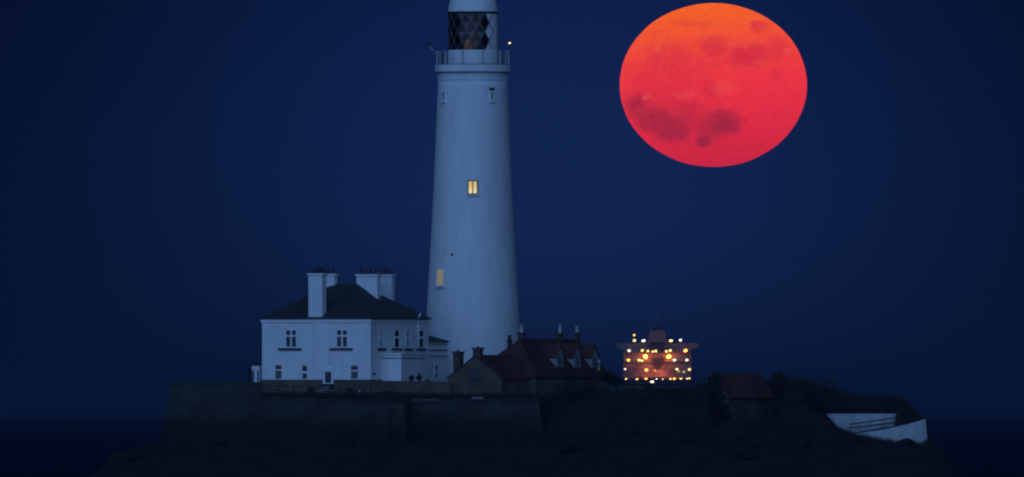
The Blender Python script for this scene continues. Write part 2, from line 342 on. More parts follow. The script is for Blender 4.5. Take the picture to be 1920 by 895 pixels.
# diagonal lantern glazing: triangles of dark glass to seaward and landward, white blanking panels on the rest
NS = 16; dl = 2 * math.pi / NS; rows = 4; zA, zB = zz(94), zz(26)
mg, mpn, mbars = MB(), MB(), MB()
def lv(j, kq): a = (kq + (.5 if j % 2 else 0)) * dl - math.pi / 2 + .12; return Vector((LR * math.cos(a), LR * math.sin(a), zA + (zB - zA) * j / rows))
glass_lo, glass_hi = R(-84), R(36)
for j in range(rows):
    for kq in range(NS):
        if j % 2 == 0: tris = [((j, kq), (j, kq + 1), (j + 1, kq)), ((j, kq + 1), (j + 1, kq + 1), (j + 1, kq))]
        else: tris = [((j, kq), (j + 1, kq + 1), (j + 1, kq)), ((j, kq), (j, kq + 1), (j + 1, kq + 1))]
        for tr in tris:
            ps = [lv(*q) for q in tr]; c = sum(ps, Vector()) / 3
            th = math.atan2(c.x, -c.y)
            back = abs(th) > R(120)
            (mg if glass_lo < th < glass_hi else mpn).add(ps, [(0, 1, 2)])
            if glass_lo - .2 < th < glass_hi + .2:
                for a_, b_ in ((0, 1), (1, 2), (2, 0)):
                    if abs(ps[a_].z - ps[b_].z) > .01: mbars.tube(ps[a_] * 1.0, ps[b_] * 1.0, .045, 5)
gm_ = bpy.data.materials.new('lantern_glass'); gm_.use_nodes = True; t = gm_.node_tree; t.nodes.clear()
tr_ = N(t, 'ShaderNodeBsdfTransparent'); tr_.inputs[0].default_value = (.92, .88, .88, 1); gl = N(t, 'ShaderNodeBsdfGlossy'); gl.inputs['Roughness'].default_value = .05
fr = N(t, 'ShaderNodeFresnel'); mxs = N(t, 'ShaderNodeMixShader'); t.links.new(fr.outputs[0], mxs.inputs[0]); t.links.new(tr_.outputs[0], mxs.inputs[1]); t.links.new(gl.outputs[0], mxs.inputs[2])
o = N(t, 'ShaderNodeOutputMaterial'); t.links.new(mxs.outputs[0], o.inputs[0])
mg.build('lantern_pane', gm_, lh); mpn.build('lantern_panel', M_white, lh); mbars.build('astragals', mat('bronze_glazing_bars', (.10, .09, .09), .6), lh)
M_lining = mat('dark_lantern_lining', (.15, .11, .11), .8)
MB().lathe([(LR * .93, zA + .02), (LR * .93, zB - .02)], 32, capt=False).build('lining', M_lining, lh)
lin = lh.children[-1] if False else None
# open the lining where the glass is
lo = [x for x in C.objects if x.name == 'lining'][0]; me = lo.data
import bmesh
bm = bmesh.new(); bm.from_mesh(me)
kill = [f for f in bm.faces if R(-96) < math.atan2(f.calc_center_median().x, -f.calc_center_median().y) < R(48)]
bmesh.ops.delete(bm, geom=kill, context='FACES'); bm.to_mesh(me); bm.free()
pr = []
for i in range(22):
    z = zA + .15 + i * .14; r0 = 1.25 - .45 * abs((i - 10.5) / 11) ** 2; pr += [(r0, z), (r0 + .08, z + .05), (r0 - .02, z + .12)]
MB().lathe(pr, 24).build('optic', mat('brown_lens_glass', (.30, .15, .12), .3, (.12, .065, .065), 2, spec=.2), lh)
m = MB(); m.tube((-.42, -1.5, zA + .05), (-.42, -1.45, zA + 1.15), .5, 10, .06); m.build('lamp', M_highlight_glow, lh)  # glowing cone standing in for an amber highlight in the lantern, not a lamp
MB().lathe([(LR, zB), (LR * 1.045, zB + .05), (LR * 1.045, zB + .16), (LR * 1.0, zB + .2)], 64, capt=False, capb=True).build('cornice', M_sill, lh)
dp = [(LR * 1.0, zB + .21), (LR * .985, zB + .35)] + [(LR * .985 * math.cos(a) ** .8, zB + .35 + 2.1 * math.sin(a)) for a in [R(x) for x in range(8, 84, 6)]]
MB().lathe(dp, 64).build('dome', M_white, lh)
dz = dp[-1][1]; m = MB(); m.lathe([(.45, dz - .05), (.45, dz + .5), (.6, dz + .55), (.3, dz + .9)], 20); m.ball((0, 0, dz + 1.05), .25, .25, .25); m.tube((0, 0, dz + 1.2), (0, 0, dz + 2.6), .04)
m.build('roof_vent', M_white, lh)
# gallery floodlights on brackets
for px, py, lit, foot in ((804.5, 83, False, 816), (955.5, 82, True, 953)):
    x = (px - 886.5) * ls; fx = (foot - 886.5) * ls; m = MB()
    if lit: m.tube((fx, -.6, zz(100)), (x + .15, -.65, zz(99)), .05); m.tube((x + .15, -.65, zz(99)), (x, -.65, zz(84)), .025)
    else: m.tube((fx, -.6, zz(100)), (x, -.65, zz(85)), .05)
    br = m.build('lamp_bracket', M_iron if lit else M_rail, lh)
    h = MB(); h.lathe([(.05, .14), (.2, .04), (.22, -.06), (.1, -.1)], 12, capb=True); ho = h.build('lamp_hood', M_dark, br, (x, -.65, zz(py)), (R(12), R(-14), 0))
    if lit: g_ = MB(); g_.ball((0, 0, 0), .13, .1, .055, 10, 6); g_.build('bulb', M_lampy, br, (x, -.82, zz(py) + .04), (0, R(-14), 0))
# tower windows
def tower_window(px, py0, py1, wpx, name, pane_m, frame_m, two=False, hood=False):
    pym = (py0 + py1) / 2; r = trad(pym); th = math.asin((px - 886.5) * ls / r); h = (py1 - py0) * ls; wd = wpx * ls / math.cos(th)
    lean = math.atan((trad(py1) - trad(py0)) / h)
    m = MB(); t_ = .09
    m.box(-wd / 2 - t_, -wd / 2, -.10, .12, -h / 2 - t_, h / 2 + t_); m.box(wd / 2, wd / 2 + t_, -.10, .12, -h / 2 - t_, h / 2 + t_)
    m.box(-wd / 2, wd / 2, -.10, .12, h / 2, h / 2 + t_)
    m.box(-wd / 2, wd / 2, -.10, .12, -h / 2 - t_, -h / 2)
    if two: m.box(-.05, .05, -.08, .1, -h / 2, h / 2)
    fo = m.build('window', frame_m, lh, (r * math.sin(th), -r * math.cos(th), zz(pym)), (-lean, 0, th))
    MB().box(-wd / 2 - .002, wd / 2 + .002, -.02, .10, -h / 2 - .002, h / 2 + .002).build('pane', pane_m, fo)
    MB().box(-wd / 2 - .2, wd / 2 + .2, -.2, .1, -h / 2 - t_ - .12, -h / 2 - t_ - .003).build('sill', M_cream, fo)
    if hood: MB().box(-wd / 2 - .2, wd / 2 + .2, -.14, .1, h / 2 + t_ + .003, h / 2 + t_ + .15).build('hood', M_cream, fo)
    return fo
M_frame_y = mat('brown_window_frame', (.16, .13, .09), .6)
tag(tower_window(886.5, 341, 363.5, 15, 'window', M_litwin, M_frame_y, True), 'brightly lit yellow window')
tag(tower_window(826.5, 506, 535, 13, 'window', M_dimwin, M_white), 'faintly glowing window')
tower_window(921.8, 176, 189, 3.2, 'window', M_glass, M_cream, hood=True)
tower_window(832.5, 176, 189, 3.2, 'window', M_glass, M_cream, hood=True)
r_ = trad(478); th_ = math.asin((848 - 886.5) * ls / r_); m = MB(); m.box(-.12, .12, -.06, .05, -.1, .1); m.build('vent', M_sill, lh, (r_ * math.sin(th_), -r_ * math.cos(th_), zz(478)), (0, 0, th_))  # small dark block marking a stain on the tower wall, not a vent
m = MB(); m.box(-.25, .25, -.12, .05, -.18, .18)
r_ = trad(169); th_ = math.asin((922 - 886.5) * ls / r_); m.build('vent', M_dark, lh, (r_ * math.sin(th_), -r_ * math.cos(th_), zz(169)), (0, 0, th_))

# ------------------------------------------------------------------ white keepers' house
A = R(27); CA, SA = math.cos(A), math.sin(A)
kx = S0 / CA; ky = S0 / SA                        # metres along the front / along the side per photo pixel
HB = 742
house = thing('white_house', 'large white two storey house with grey hipped slate roof', 'house', P(695, HB, 0), -A)
L, Wd = 205 * kx, 108 * ky; ZE = (HB - 598) * S0; zp = (HB - 712) * S0
hz = lambda py: (HB - py) * S0
MB().box(-L, 0, 0, Wd, 0, ZE).build('wall', M_white, house)
MB().box(-L - .06, .06, -.06, Wd + .06, -.6, zp).build('plinth', M_stone, house)
MB().box(-L - .10, .10, -.10, Wd + .10, ZE - .32, ZE - .12).build('eaves_band', M_cream, house)
oh = .22; rh = (597 - 530) * S0; rid = 1.1
e = [(-L - oh, -oh), (oh, -oh), (oh, Wd + oh), (-L - oh, Wd + oh)]; cxm = -L / 2; cym = Wd / 2
m = MB(); vs = [(x, y, ZE) for x, y in e] + [(x, y, ZE + .08) for x, y in e] + [(cxm - rid, cym, ZE + rh), (cxm + rid, cym, ZE + rh)]
m.add(vs, [(3, 2, 1, 0), (0, 1, 5, 4), (1, 2, 6, 5), (2, 3, 7, 6), (3, 0, 4, 7), (4, 5, 9, 8), (5, 6, 9), (6, 7, 8, 9), (7, 4, 8)])
roof = m.build('roof', M_slate, house)
def chimney(parent, x0, x1, y0, y1, z0, z1, m_, pots, pot_m=None, cap=.09, ph=.5, pr_=.13):
    m = MB(); m.box(x0, x1, y0, y1, z0, z1 - .18); m.box(x0 - cap, x1 + cap, y0 - cap, y1 + cap, z1 - .18, z1)
    o = m.build('chimney', m_, parent)
    for (x, y, hh, pm) in pots:
        q = MB(); q.lathe([(pr_ * 1.1, z1), (pr_ * 1.1, z1 + .06), (pr_ * .9, z1 + .1), (pr_ * .85, z1 + hh - .1), (pr_ * 1.05, z1 + hh - .07), (pr_ * 1.05, z1 + hh), (pr_ * .7, z1 + hh)], 12, x, y)
        q.build('chimney_pot', pm, o)
    return o
zt = hz(512.5)
xa0, xa1 = (578 - 695) * kx, (604 - 695) * kx
chimney(house, xa0, xa1, -.03, .78, 1.6 * 0 + ZE - .5, zt, M_white, [(xa0 + .35 + i * .42, .38, hh, M_potdark) for i, hh in enumerate((.45, .62, .62))], M_potdark)
chimney(house, -L + 2.5, -L + 4.75, 5.6, 6.2, ZE, zt, M_white, [(-L + 3 + i * .5, 5.9, hh, M_potdark) for i, hh in enumerate((.5, .5, .35, .45))], M_potdark)
chimney(house, -4.72, -2.5, 6.2, 6.8, ZE, hz(513.5), M_white, [(-4.35 + i * .5, 6.5, .6, M_pot if i % 2 else M_potdark) for i in range(4)], M_pot)
chimney(house, -4.72, -2.5, 9.1, 9.7, ZE, hz(513.8), M_white, [(-4.35 + i * .5, 9.4, .6, M_pot if i % 2 else M_potdark) for i in range(4)], M_pot)

def win(parent, face, a0, a1, z0, z1, bars, pane_m=M_glass, sill=None, frame_m=M_cream, low_m=None, off=0.0, fw=.07):
    # face 'f': a = local x on the front (outward -y); face 's': a = local y on the side (outward +x)
    def bx(m, p0, p1, q0, q1, d0, d1):
        if face == 'f': m.box(p0, p1, off - d1, off - d0, q0, q1)
        else: m.box(off + d0, off + d1, p0, p1, q0, q1)
    m = MB()
    bx(m, a0 - fw, a0, z0 - fw, z1 + fw, -.12, .05); bx(m, a1, a1 + fw, z0 - fw, z1 + fw, -.12, .05)
    bx(m, a0, a1, z1, z1 + fw, -.12, .05); bx(m, a0, a1, z0 - fw, z0, -.12, .05)
    mv, mh, bw = bars
    if mv: c = (a0 + a1) / 2; bx(m, c - bw / 2, c + bw / 2, z0, z1, -.1, .045)
    if mh is not None:
        zc = z0 + (z1 - z0) * mh
        if mv: bx(m, a0, c - bw / 2, zc - bw / 2, zc + bw / 2, -.1, .044); bx(m, c + bw / 2, a1, zc - bw / 2, zc + bw / 2, -.1, .044)
        else: bx(m, a0, a1, zc - bw / 2, zc + bw / 2, -.1, .044)
    fo = m.build('window', frame_m, parent)
    q = MB(); bx(q, a0 - .01, a1 + .01, z0 - .01, z1 + .01, -.08, .012); q.build('pane', pane_m, fo)
    if low_m: q = MB(); bx(q, a0 + .01, a1 - .01, z0 + .01, zc - bw / 2, .0, .02); q.build('blind', low_m, fo)
    if sill:
        q = MB(); bx(q, sill[0], sill[1], sill[2] - .18, sill[2], -.1, .16); q.build('sill', M_sill, fo)
    return fo
fx = lambda px: (px - 695) * kx
sy = lambda px: (px - 695) * ky
for a, b_, s0_, s1_ in ((536, 554.5, 522, 565), (632, 650.5, 619, 661)):
    win(house, 'f', fx(a), fx(b_), hz(650), hz(619.5), (True, .66, .16), sill=(fx(s0_), fx(s1_), hz(653)))
win(house, 'f', fx(515.5), fx(527.5), hz(710.5), hz(685), (False, .65, .12), low_m=M_blind)
win(house, 'f', fx(566.5), fx(575.5), hz(710.5), hz(686), (False, .5, .22))
win(house, 'f', fx(658.5), fx(671.5), hz(710.5), hz(685), (False, .6, .12), low_m=M_blind)
m = MB(); m.box(fx(606.8), fx(610), -.14, .1, hz(718.5), hz(697)); m.box(fx(622), fx(625.2), -.14, .1, hz(718.5), hz(697)); m.box(fx(606.8), fx(625.2), -.14, .1, hz(697), hz(688)); m.box(fx(606), fx(626), -.2, .1, hz(719.8), hz(718.5))
dr = m.build('door', M_cream, house)
m = MB(); m.box(fx(610), fx(622), -.10, .1, hz(718.5), hz(697)); m.build('door_leaf', M_glass, dr)
m = MB()
for i, (p0, p1) in enumerate(((725, 728.5), (728.5, 732), (732, 736))): m.box(fx(608.5), fx(622.5), -.6 - .3 * i, -.065, hz(p1 if i < 2 else 742), hz(p0) - .002 * i)
m.build('doorstep', M_benchgrey, house)
MB().box(fx(606), fx(626), -.5, -.065, hz(724.9), hz(719.9)).build('threshold', M_dark, house)
# small dark lintels above the lower windows
for a, b_, py in ((535, 543, 686.5), (512, 529, 683), (564, 578, 683), (609, 622, 683.5), (640, 672, 686)):
    MB().box(fx(a), fx(b_), -.03, .05, hz(py + .8), hz(py)).build('drip_mould', M_rail, house)
# side
for a, b_, s0_, s1_ in ((711, 716, 707.5, 722), (739, 747, 733.5, 752), (760, 767, 757, 772), (785, 792.5, 779, 796.5)):
    win(house, 's', sy(a), sy(b_), hz(651), hz(620), (False, .6, .2), sill=(sy(s0_), sy(s1_), hz(653.5)), pane_m=M_glass if a not in (711, 760) else M_rail, off=0)
win(house, 's', sy(738), sy(744.5), hz(709), hz(685), (False, .45, .2))
MB().box(-.02, .06, sy(699.5), sy(703.5), hz(703), hz(699)).build('vent', M_dark, house)
m = MB(); y = sy(782); m.tube((.09, y, hz(663)), (.09, y, hz(598)), .07); m.tube((.09, y, hz(598)), (.32, y, hz(587)), .07); m.build('downpipe', M_cream, house)
# porch block on the side: its front sits 26 px to the right of the side wall line
pj = 2.05; ya, yb = sy(752) - pj * CA / S0 * ky * 0 , sy(797)
py0 = (752 + 0 - 695 - pj * CA / S0) * ky; py1 = (797 - 695 - pj * CA / S0) * ky
py0 = max(py0, 1.8)
porch = MB().box(.002, pj, py0, py1, 0, hz(665)); po = porch.build('porch', M_white, house)
MB().box(-.0 + .003, pj + .12, py0 - .12, py1 + .12, hz(665), hz(662.5)).build('porch_roof', M_cream, po)
MB().box(.004, pj + .06, py0 - .06, py1 + .06, hz(672.5), hz(671.3)).build('string_course', M_sill, po)
# lower rear wing with its own hipped roof (right end of the house)
yw0 = Wd + .01; xw0, xw1 = -6.5, -.35
px2y = lambda px, x: ((px - 695) * S0 - x * CA) / SA
yw1 = px2y(838, xw1)
wing = MB().box(xw0, xw1, yw0, yw1, 0, hz(641)); wo = wing.build('rear_wing', M_white, house)
m = MB(); e = [(xw0 - .15, yw0), (xw1 + .15, yw0), (xw1 + .15, yw1 + .25), (xw0 - .15, yw1 + .25)]
xm = (xw0 + xw1) / 2; zr0, zr1 = hz(640.8), hz(618)
m.add([(x, y, zr0) for x, y in e] + [(x, y, zr0 + .1) for x, y in e] + [(xm, yw0, zr1), (xm, yw1 - 2.0, zr1)],
      [(3, 2, 1, 0), (0, 1, 5, 4), (1, 2, 6, 5), (2, 3, 7, 6), (3, 0, 4, 7), (5, 6, 9, 8), (6, 7, 9), (7, 4, 8, 9), (4, 5, 8)])
m.build('wing_roof', M_slate, wo)
for (p0, p1) in ((657, 655.5), (645.5, 644.6), (668, 666.8)):
    MB().box(xw0 - .02, xw1 + .07, yw0 + .02, yw1 + .05, hz(p0), hz(p1)).build('string_course', M_sill, wo)
win(wo, 's', px2y(814.5, xw1), px2y(819, xw1), hz(709), hz(684), (False, .5, .2), off=xw1)

# flat roofed annexe at the left end of the house
an = thing('flat_roofed_shed', 'small white flat roofed shed against the left end of white house', 'shed', P(472, 720, 6.0), -A)
MB().box(0, .8, 0, 2.0, -.6, 1.75).build('wall', M_white, an)
MB().box(-.15, .85, -.15, 2.1, 1.752, 1.9).build('roof', M_dark, an)
MB().box(.08, .22, -.03, .05, .1, 1.2).build('door', M_glass, an); MB().box(.6, .75, -.03, .05, .0, 1.3).build('window', M_glass, an)
m = MB(); m.box(-.45, -.15, .1, .5, -.6, 1.3); m.box(-.5, -.1, .05, .55, 1.3, 1.42)
tag(m.build('gate_post', M_sea_wall), 'squat dark gate post standing left of the flat roofed shed', 'post').location = P(474, 720, 5.5)

# ------------------------------------------------------------------ cottages
def cottage(name, label, corner_px, Y, halfw, length, zb_py, eave_py, rise, hip_front, wall_m=M_stone, roof_m=M_tile):
    zb = 748
    root = thing(name, label, 'cottage', P(corner_px, zb, Y), -A)
    q = S0 * (D + Y) / D; ze = (zb - eave_py) * q; W2 = 2 * halfw
    m = MB()
    if hip_front: m.box(-W2, 0, 0, length, -2, ze)
    else: m.extrude([(-W2, 0, -2.6), (0, 0, -2.6), (0, 0, ze), (-halfw, 0, ze + rise - .02), (-W2, 0, ze)], (0, length, 0))
    if hip_front: m.extrude([(-W2, length - .3, ze), (0, length - .3, ze), (-halfw, length - .3, ze + rise - .02)], (0, .3, 0))
    m.build('wall', wall_m, root)
    oh = .18; sl_ = rise / halfw; m = MB(); th = .12
    y0_ = halfw if hip_front else -.08
    yl = length + .1
    o_z = ze - oh * sl_
    if hip_front:
        vs = [(-W2 - oh, -oh, o_z), (oh, -oh, o_z), (oh, yl, o_z), (-W2 - oh, yl, o_z), (-halfw, y0_, ze + rise), (-halfw, yl, ze + rise)]
        vs2 = [(x, y, z + th) for x, y, z in vs]
        m.add(vs + vs2, [(6 + 0, 6 + 1, 6 + 4), (7, 8, 11, 10), (9, 6, 10, 11), (0, 4, 1), (1, 4, 5, 2), (3, 5, 4, 0), (0, 1, 7, 6), (1, 2, 8, 7), (2, 5, 11, 8), (5, 3, 9, 11), (3, 0, 6, 9)])
    else:
        m.extrude([(oh, y0_, o_z), (-halfw, y0_, ze + rise), (-W2 - oh, y0_, o_z), (-W2 - oh, y0_, o_z + th), (-halfw, y0_, ze + rise + th), (oh, y0_, o_z + th)], (0, yl - y0_, 0))
    m.build('roof', roof_m, root)
    return root, ze
c1, ze1 = cottage('gabled_cottage', 'low stone cottage with gable end and red tile roof left of dormers', 941, -4.0, 2.80, 7.6, 748, 709, 2.05, False)
m = MB(); m.box(-3.2, -2.5, -.03, .05, 1.9, 2.95); wq = m.build('window', M_glass, c1)
m = MB(); m.box(-3.35, -2.35, -.12, .06, 1.75, 1.895); m.build('sill', M_stone, wq)
q1 = S0
chimney(c1, -3.1, -2.35, .1, .75, ze1 + 1.4, (748 - 652) * S0, M_brickred, [(-2.72, .42, .12, M_pot)])
chimney(c1, -5.95, -5.2, 1.6, 2.3, 0, (748 - 659) * S0, M_brickred, [(-5.6, 1.95, .12, M_pot)])
c2, ze2 = cottage('dormered_cottage', 'long red tiled cottage with three pale dormers and four chimneys', 1005, .5, 3.45, 15.4, 748, 705, 3.4, True)
zr2 = ze2 + 3.4
def ppx(px, x): return ((px - 1005) * S0 - x * CA) / SA
for (x, wpx0, wpx1, top, pot_h, pm) in ((-3.45, 969, 987, 623, .75, M_potpale), (-3.45, 1043.5, 1057.5, 623, .75, M_potpale), (-3.45, 1076, 1090, 622, .55, M_potpale), (-4.6, 950, 961, 638, .5, M_potdark)):
    wx = (wpx1 - wpx0) * S0 * .62; yc = ppx((wpx0 + wpx1) / 2, x)
    chimney(c2, x - wx / 2, x + wx / 2, yc - wx * .42, yc + wx * .42, zr2 - (1.6 if x < -4 else .8), (748 - top) * S0, M_brickred, [(x, yc, pot_h, pm)], pm, cap=.06, pr_=.17 if x > -4 else .2)
for pxd in (1050, 1083, 1116):
    s_in = .75; yc = ppx(pxd, -s_in); hw = .70; zb = ze2 + .55; zc = (748 - 668) * S0; za = (748 - 647) * S0
    m = MB(); m.extrude([(-s_in, yc - hw, zb), (-s_in, yc + hw, zb), (-s_in, yc + hw, zc), (-s_in, yc, za), (-s_in, yc - hw, zc)], (-2.4, 0, 0))
    dm = m.build('dormer', M_lead, c2)
    m = MB(); th = .09
    for sgn in (-1, 1):
        p = [Vector((-s_in + .1, yc, za + .02)), Vector((-s_in + .1, yc + sgn * (hw + .12), zc - (.12 * (za - zc) / hw) + .02))]
        m.extrude([p[0], p[1], p[1] + Vector((0, sgn * .06, .07)), p[0] + Vector((0, 0, .15))], (-2.6, 0, 0))
    m.build('dormer_roof', M_tile, dm)
    m = MB(); m.box(-s_in - .05, -s_in + .03, yc - .3, yc + .3, zb + .45, zc - .05); m.build('window', M_blind, dm)
    m = MB(); m.extrude([(-s_in + .08, yc - hw - .03, zb - .05), (-s_in + .08, yc - hw - .03, zb + .25), (-s_in - 1.25, yc - hw - .03, zb + 1.38), (-s_in - 1.35, yc - hw - .03, zb + 1.25)], (0, -.05, 0)); m.build('flashing', M_cream, dm)
m = MB(); m.lathe([(.13, 0), (.11, .7), (.16, .72), (.1, .95)], 10, 0, 0); q = m.build('vent_pipe', M_potpale, c2, (-.45, ppx(1124, -.45), ze2 + .55))
# low lean-to at the far end of the cottage
lt = thing('stone_outhouse', 'low stone outhouse at the right end of dormered cottage', 'outhouse', P(1206, 746, 2.0), -A)
MB().box(-2.2, 0, 0, 2.2, -.5, 1.15).build('wall', M_stone, lt)
m = MB(); m.extrude([(.1, -.1, 1.153), (.1, 2.3, 1.153), (.1, 2.3, 1.25), (.1, -.1, 1.25)], (-2.4, 0, .0)); m.build('roof', M_sea_wall, lt)

# ------------------------------------------------------------------ hut with red roof on the right
hut, zeh = cottage('roofed_hut', 'small stone hut with dull red roof among bushes', 1366, -9.0, 1.55, 9.6, 790, 743, 2.05, False, brickmat('brown_hut_stone', (.22, .165, .125), (.17, .13, .10), (.11, .09, .07), .6, .3), brickmat('faded_hut_tiles', (.19, .075, .055), (.14, .055, .045), (.07, .03, .026), .3, .22, .85))
hut['category'] = 'hut'

# ------------------------------------------------------------------ sea walls
def wall_poly(name, label, pts, Y, depth, m_, cope=None, batter=0):
    root = thing(name, label, 'wall', P((pts[0][0] + pts[-1][0]) / 2, max(p[1] for p in pts), Y)); o = root.location.copy()
    m = MB(); n = len(pts); zmin = min(P(*p, Y).z for p in pts)
    m.extrude([P(px, py, Y) - o for px, py in pts], (0, depth, 0)); m.build('masonry', m_, root)
    if cope:
        for a, b_ in zip(cope, cope[1:]):
            q = MB(); p, r_ = P(*a, Y) - o, P(*b_, Y) - o
            q.extrude([p + Vector((0, -.1, .003)), r_ + Vector((0, -.1, .003)), r_ + Vector((0, -.1, .22)), p + Vector((0, -.1, .22))], (0, depth * .5, 0)); q.build('coping', M_sea_wall, root)
    return root
wall_poly('sea_wall', 'tall battered stone sea wall at the left end of the island', [(298, 845), (320, 721), (490, 721), (490, 845)], -20, 2.6, M_sea_wall, [(320, 721), (404, 721), (490, 721)])
wall_poly('sea_wall', 'long stone sea wall below the grass bank and white house', [(490.4, 845), (490.4, 748), (600, 752), (735, 756), (735, 845)], -20, 2.6, M_sea_wall, [(490.4, 748), (600, 752), (735, 756)])
wall_poly('stone_pier', 'stone pier ending the long sea wall below the bush', [(735.6, 850), (736, 757), (757, 757), (764, 850)], -20.6, 3.0, M_pier)
wall_poly('sea_wall', 'rough stone sea wall below the gabled cottage', [(768, 840), (768, 757), (872, 753), (1010, 751), (1022, 840)], -16.5, 2.2, M_sea_wall, [(768, 757), (872, 753), (1010, 751)])
def slab(name, label, cat, px0, px1, py0, py1, Y, dep, m_):
    p = P(px0, py1, Y); r_ = P(px1, py0, Y); m = MB(); m.box(0, r_.x - p.x, 0, dep, 0, r_.z - p.z); o = m.build(name, m_); o.location = p; return tag(o, label, cat)
slab('parapet', 'short pale parapet wall above the sea wall below the house wing', 'parapet', 771, 822, 748, 757, -15.5, .6, M_stone)
bn = thing('bench', 'small pale bench below the gabled cottage', 'bench', P(895, 757, -14.8))
MB().box(-.55, .55, -.45, 0, .32, .40).build('seat', M_benchgrey, bn); MB().box(-.55, .55, .002, .08, .42, .62).build('backrest', M_benchgrey, bn)
for x in (-.42, .42): MB().box(x - .06, x + .06, -.4, 0, -.4, .318).build('leg', M_benchgrey, bn)
wall_poly('garden_wall', 'low brown garden wall running right from white house to gabled cottage', [(698, 748), (698, 714), (845, 716), (845, 748)], -2.2, .35, M_stone)

# ------------------------------------------------------------------ loose rocks on the shore
rnd = random.Random(21)
for i in range(30):
    px = rnd.uniform(235, 1740); Y = rnd.uniform(-58, -30); X = (px - 960) * S0; sz0 = rnd.uniform(.35, 1.1)
    m = MB(); m.ball((0, 0, 0), sz0 * rnd.uniform(.9, 1.7), sz0, sz0 * rnd.uniform(.5, .85), 12, 8)
    off = Vector((rnd.uniform(0, 50), rnd.uniform(0, 50), 0))
    m.v = [tuple(Vector(v) * (1 + .55 * mnoise.noise(Vector(v) * 1.1 / sz0 + off))) for v in m.v]; m.sm = [False] * len(m.f)
    o = m.build('rock', M_ground); o.location = (X, Y, ground(X, Y) + .1); o.rotation_euler = (rnd.uniform(-.3, .3), rnd.uniform(-.3, .3), rnd.uniform(0, 6))
    tag(o, 'dark jagged rock lying on the shore at the foot of the island', 'rock', 'rocks along the island shore')

# ------------------------------------------------------------------ fences
def fence(name, label, p0, p1, n, rails, Y0, Y1, post_h, m_, pr_=.06, rr_=.035, tops=None):
    a, b_ = P(*p0, Y0), P(*p1, Y1); root = thing(name, label, 'fence', a)
    for i in range(n):
        q = (b_ - a) * (i / (n - 1)); m = MB(); m.box(q.x - pr_, q.x + pr_, q.y - pr_, q.y + pr_, q.z - post_h, q.z + .06); m.build('post', m_, root)
    for dz_ in rails:
        m = MB(); e = b_ - a; u = Vector((0, 0, 1))
        m.extrude([Vector((0, -pr_ - .05, -dz_ - rr_)), Vector((0, -pr_ - .05, -dz_ + rr_)), Vector((0, -pr_ - .003, -dz_ + rr_)), Vector((0, -pr_ - .003, -dz_ - rr_))], e); m.build('rail', m_, root)
    return root
fence('rail_fence', 'dark two rail fence sloping down before the white house', (492, 722), (668, 731), 7, (.0, .45), -3.2, -6.0, 1.3, M_wood, .05, .03)
fence('rail_fence', 'black rail fence crossing in front of the lit ship', (1168, 713.4), (1344, 713.4), 9, (.0, .40, .76), -6, -6, 1.3, M_wood, .06, .055)
fence('rail_fence', 'dark timber fence on the hilltop right of the red roofed hut', (1480, 711.5), (1566, 711.5), 7, (.0, .42, .84), -4, -4, 1.5, M_iron, .11, .09)
m = MB(); m.lathe([(.13, -.6), (.12, .32), (.16, .34), (.1, .45)], 10)
tag(m.build('bollard', M_rail), 'short pale bollard below the white house beside the bush', 'bollard').location = P(674, 741, -6.5)
m = MB(); m.lathe([(.15, -.6), (.14, .3), (.17, .32), (.12, .5)], 10)
tag(m.build('bollard', M_rail), 'short grey bollard behind the rail fence right of ship', 'bollard').location = P(1325, 722, -5.4)
for px, lab in ((633 - 50, 'dark wooden barrel planter left of the white doorstep'), (655, 'dark wooden barrel planter right of the white doorstep')):
    m = MB(); m.lathe([(.26, -.5), (.36, .1), (.36, .3), (.3, .55)], 14); m.lathe([(.38, .05), (.38, .12)], 14)
    tag(m.build('barrel', M_wood), lab, 'barrel').location = P(px, 738, -2.6)

# ------------------------------------------------------------------ white ramp walls at the right end
wr = wall_poly('white_wall', 'white painted retaining wall behind the ramp handrail', [(1547, 776), (1558, 786), (1572, 802), (1600, 816), (1682, 816), (1681, 776)], -8.0, 1.0, M_concrete)
m = thing('ramp_parapet', 'white painted curved parapet in front of the ramp', 'wall', P(1680, 838, -13.6)); o = m.location.copy()
top = [(1599, 814), (1625, 810.5), (1655, 806), (1685, 799.5), (1710, 793.5), (1728, 788), (1735, 785.5)]; bot = [(1599, 818), (1625, 828), (1655, 838), (1685, 846), (1710, 848), (1730, 848), (1741, 848)]
mb = MB()
for (a, b_), (c, d_) in zip(zip(top, top[1:]), zip(bot, bot[1:])):
    yq = lambda px: -13.6 + 1.1 * max(0, (px - 1670) / 65) ** 2
    f = [P(*a, yq(a[0])) - o, P(*b_, yq(b_[0])) - o, P(*d_, yq(d_[0])) - o, P(*c, yq(c[0])) - o]; bk = [p + Vector((0, .4, 0)) for p in f]
    mb.add(f + bk, [(3, 2, 1, 0), (4, 5, 6, 7), (0, 1, 5, 4), (2, 3, 7, 6)] + ([(0, 4, 7, 3)] if a[0] == 1599 else []) + ([(1, 2, 6, 5)] if b_[0] == 1735 else []))
mb.build('masonry', M_concrete, m)
m = MB(); m.extrude([P(1596, 812.5, -9.2), P(1682, 797.5, -9.2), P(1682, 803, -9.2), P(1640, 812, -9.2), P(1600, 816, -9.2)], (0, -3.6, 0))
tag(m.build('ramp', M_dark), 'dark sloping ramp between the two white walls', 'ramp')
hr = thing('handrail', 'dark two bar handrail sloping up before the white retaining wall', 'handrail', P(1594, 803, -8.9)); o = hr.location.copy()
for a, b_ in (((1593.5, 795.8), (1679, 783.4)), ((1591.5, 803), (1679, 792.6))): MB().tube(P(*a, -8.9) - o, P(*b_, -8.9) - o, .055).build('rail', M_iron, hr)
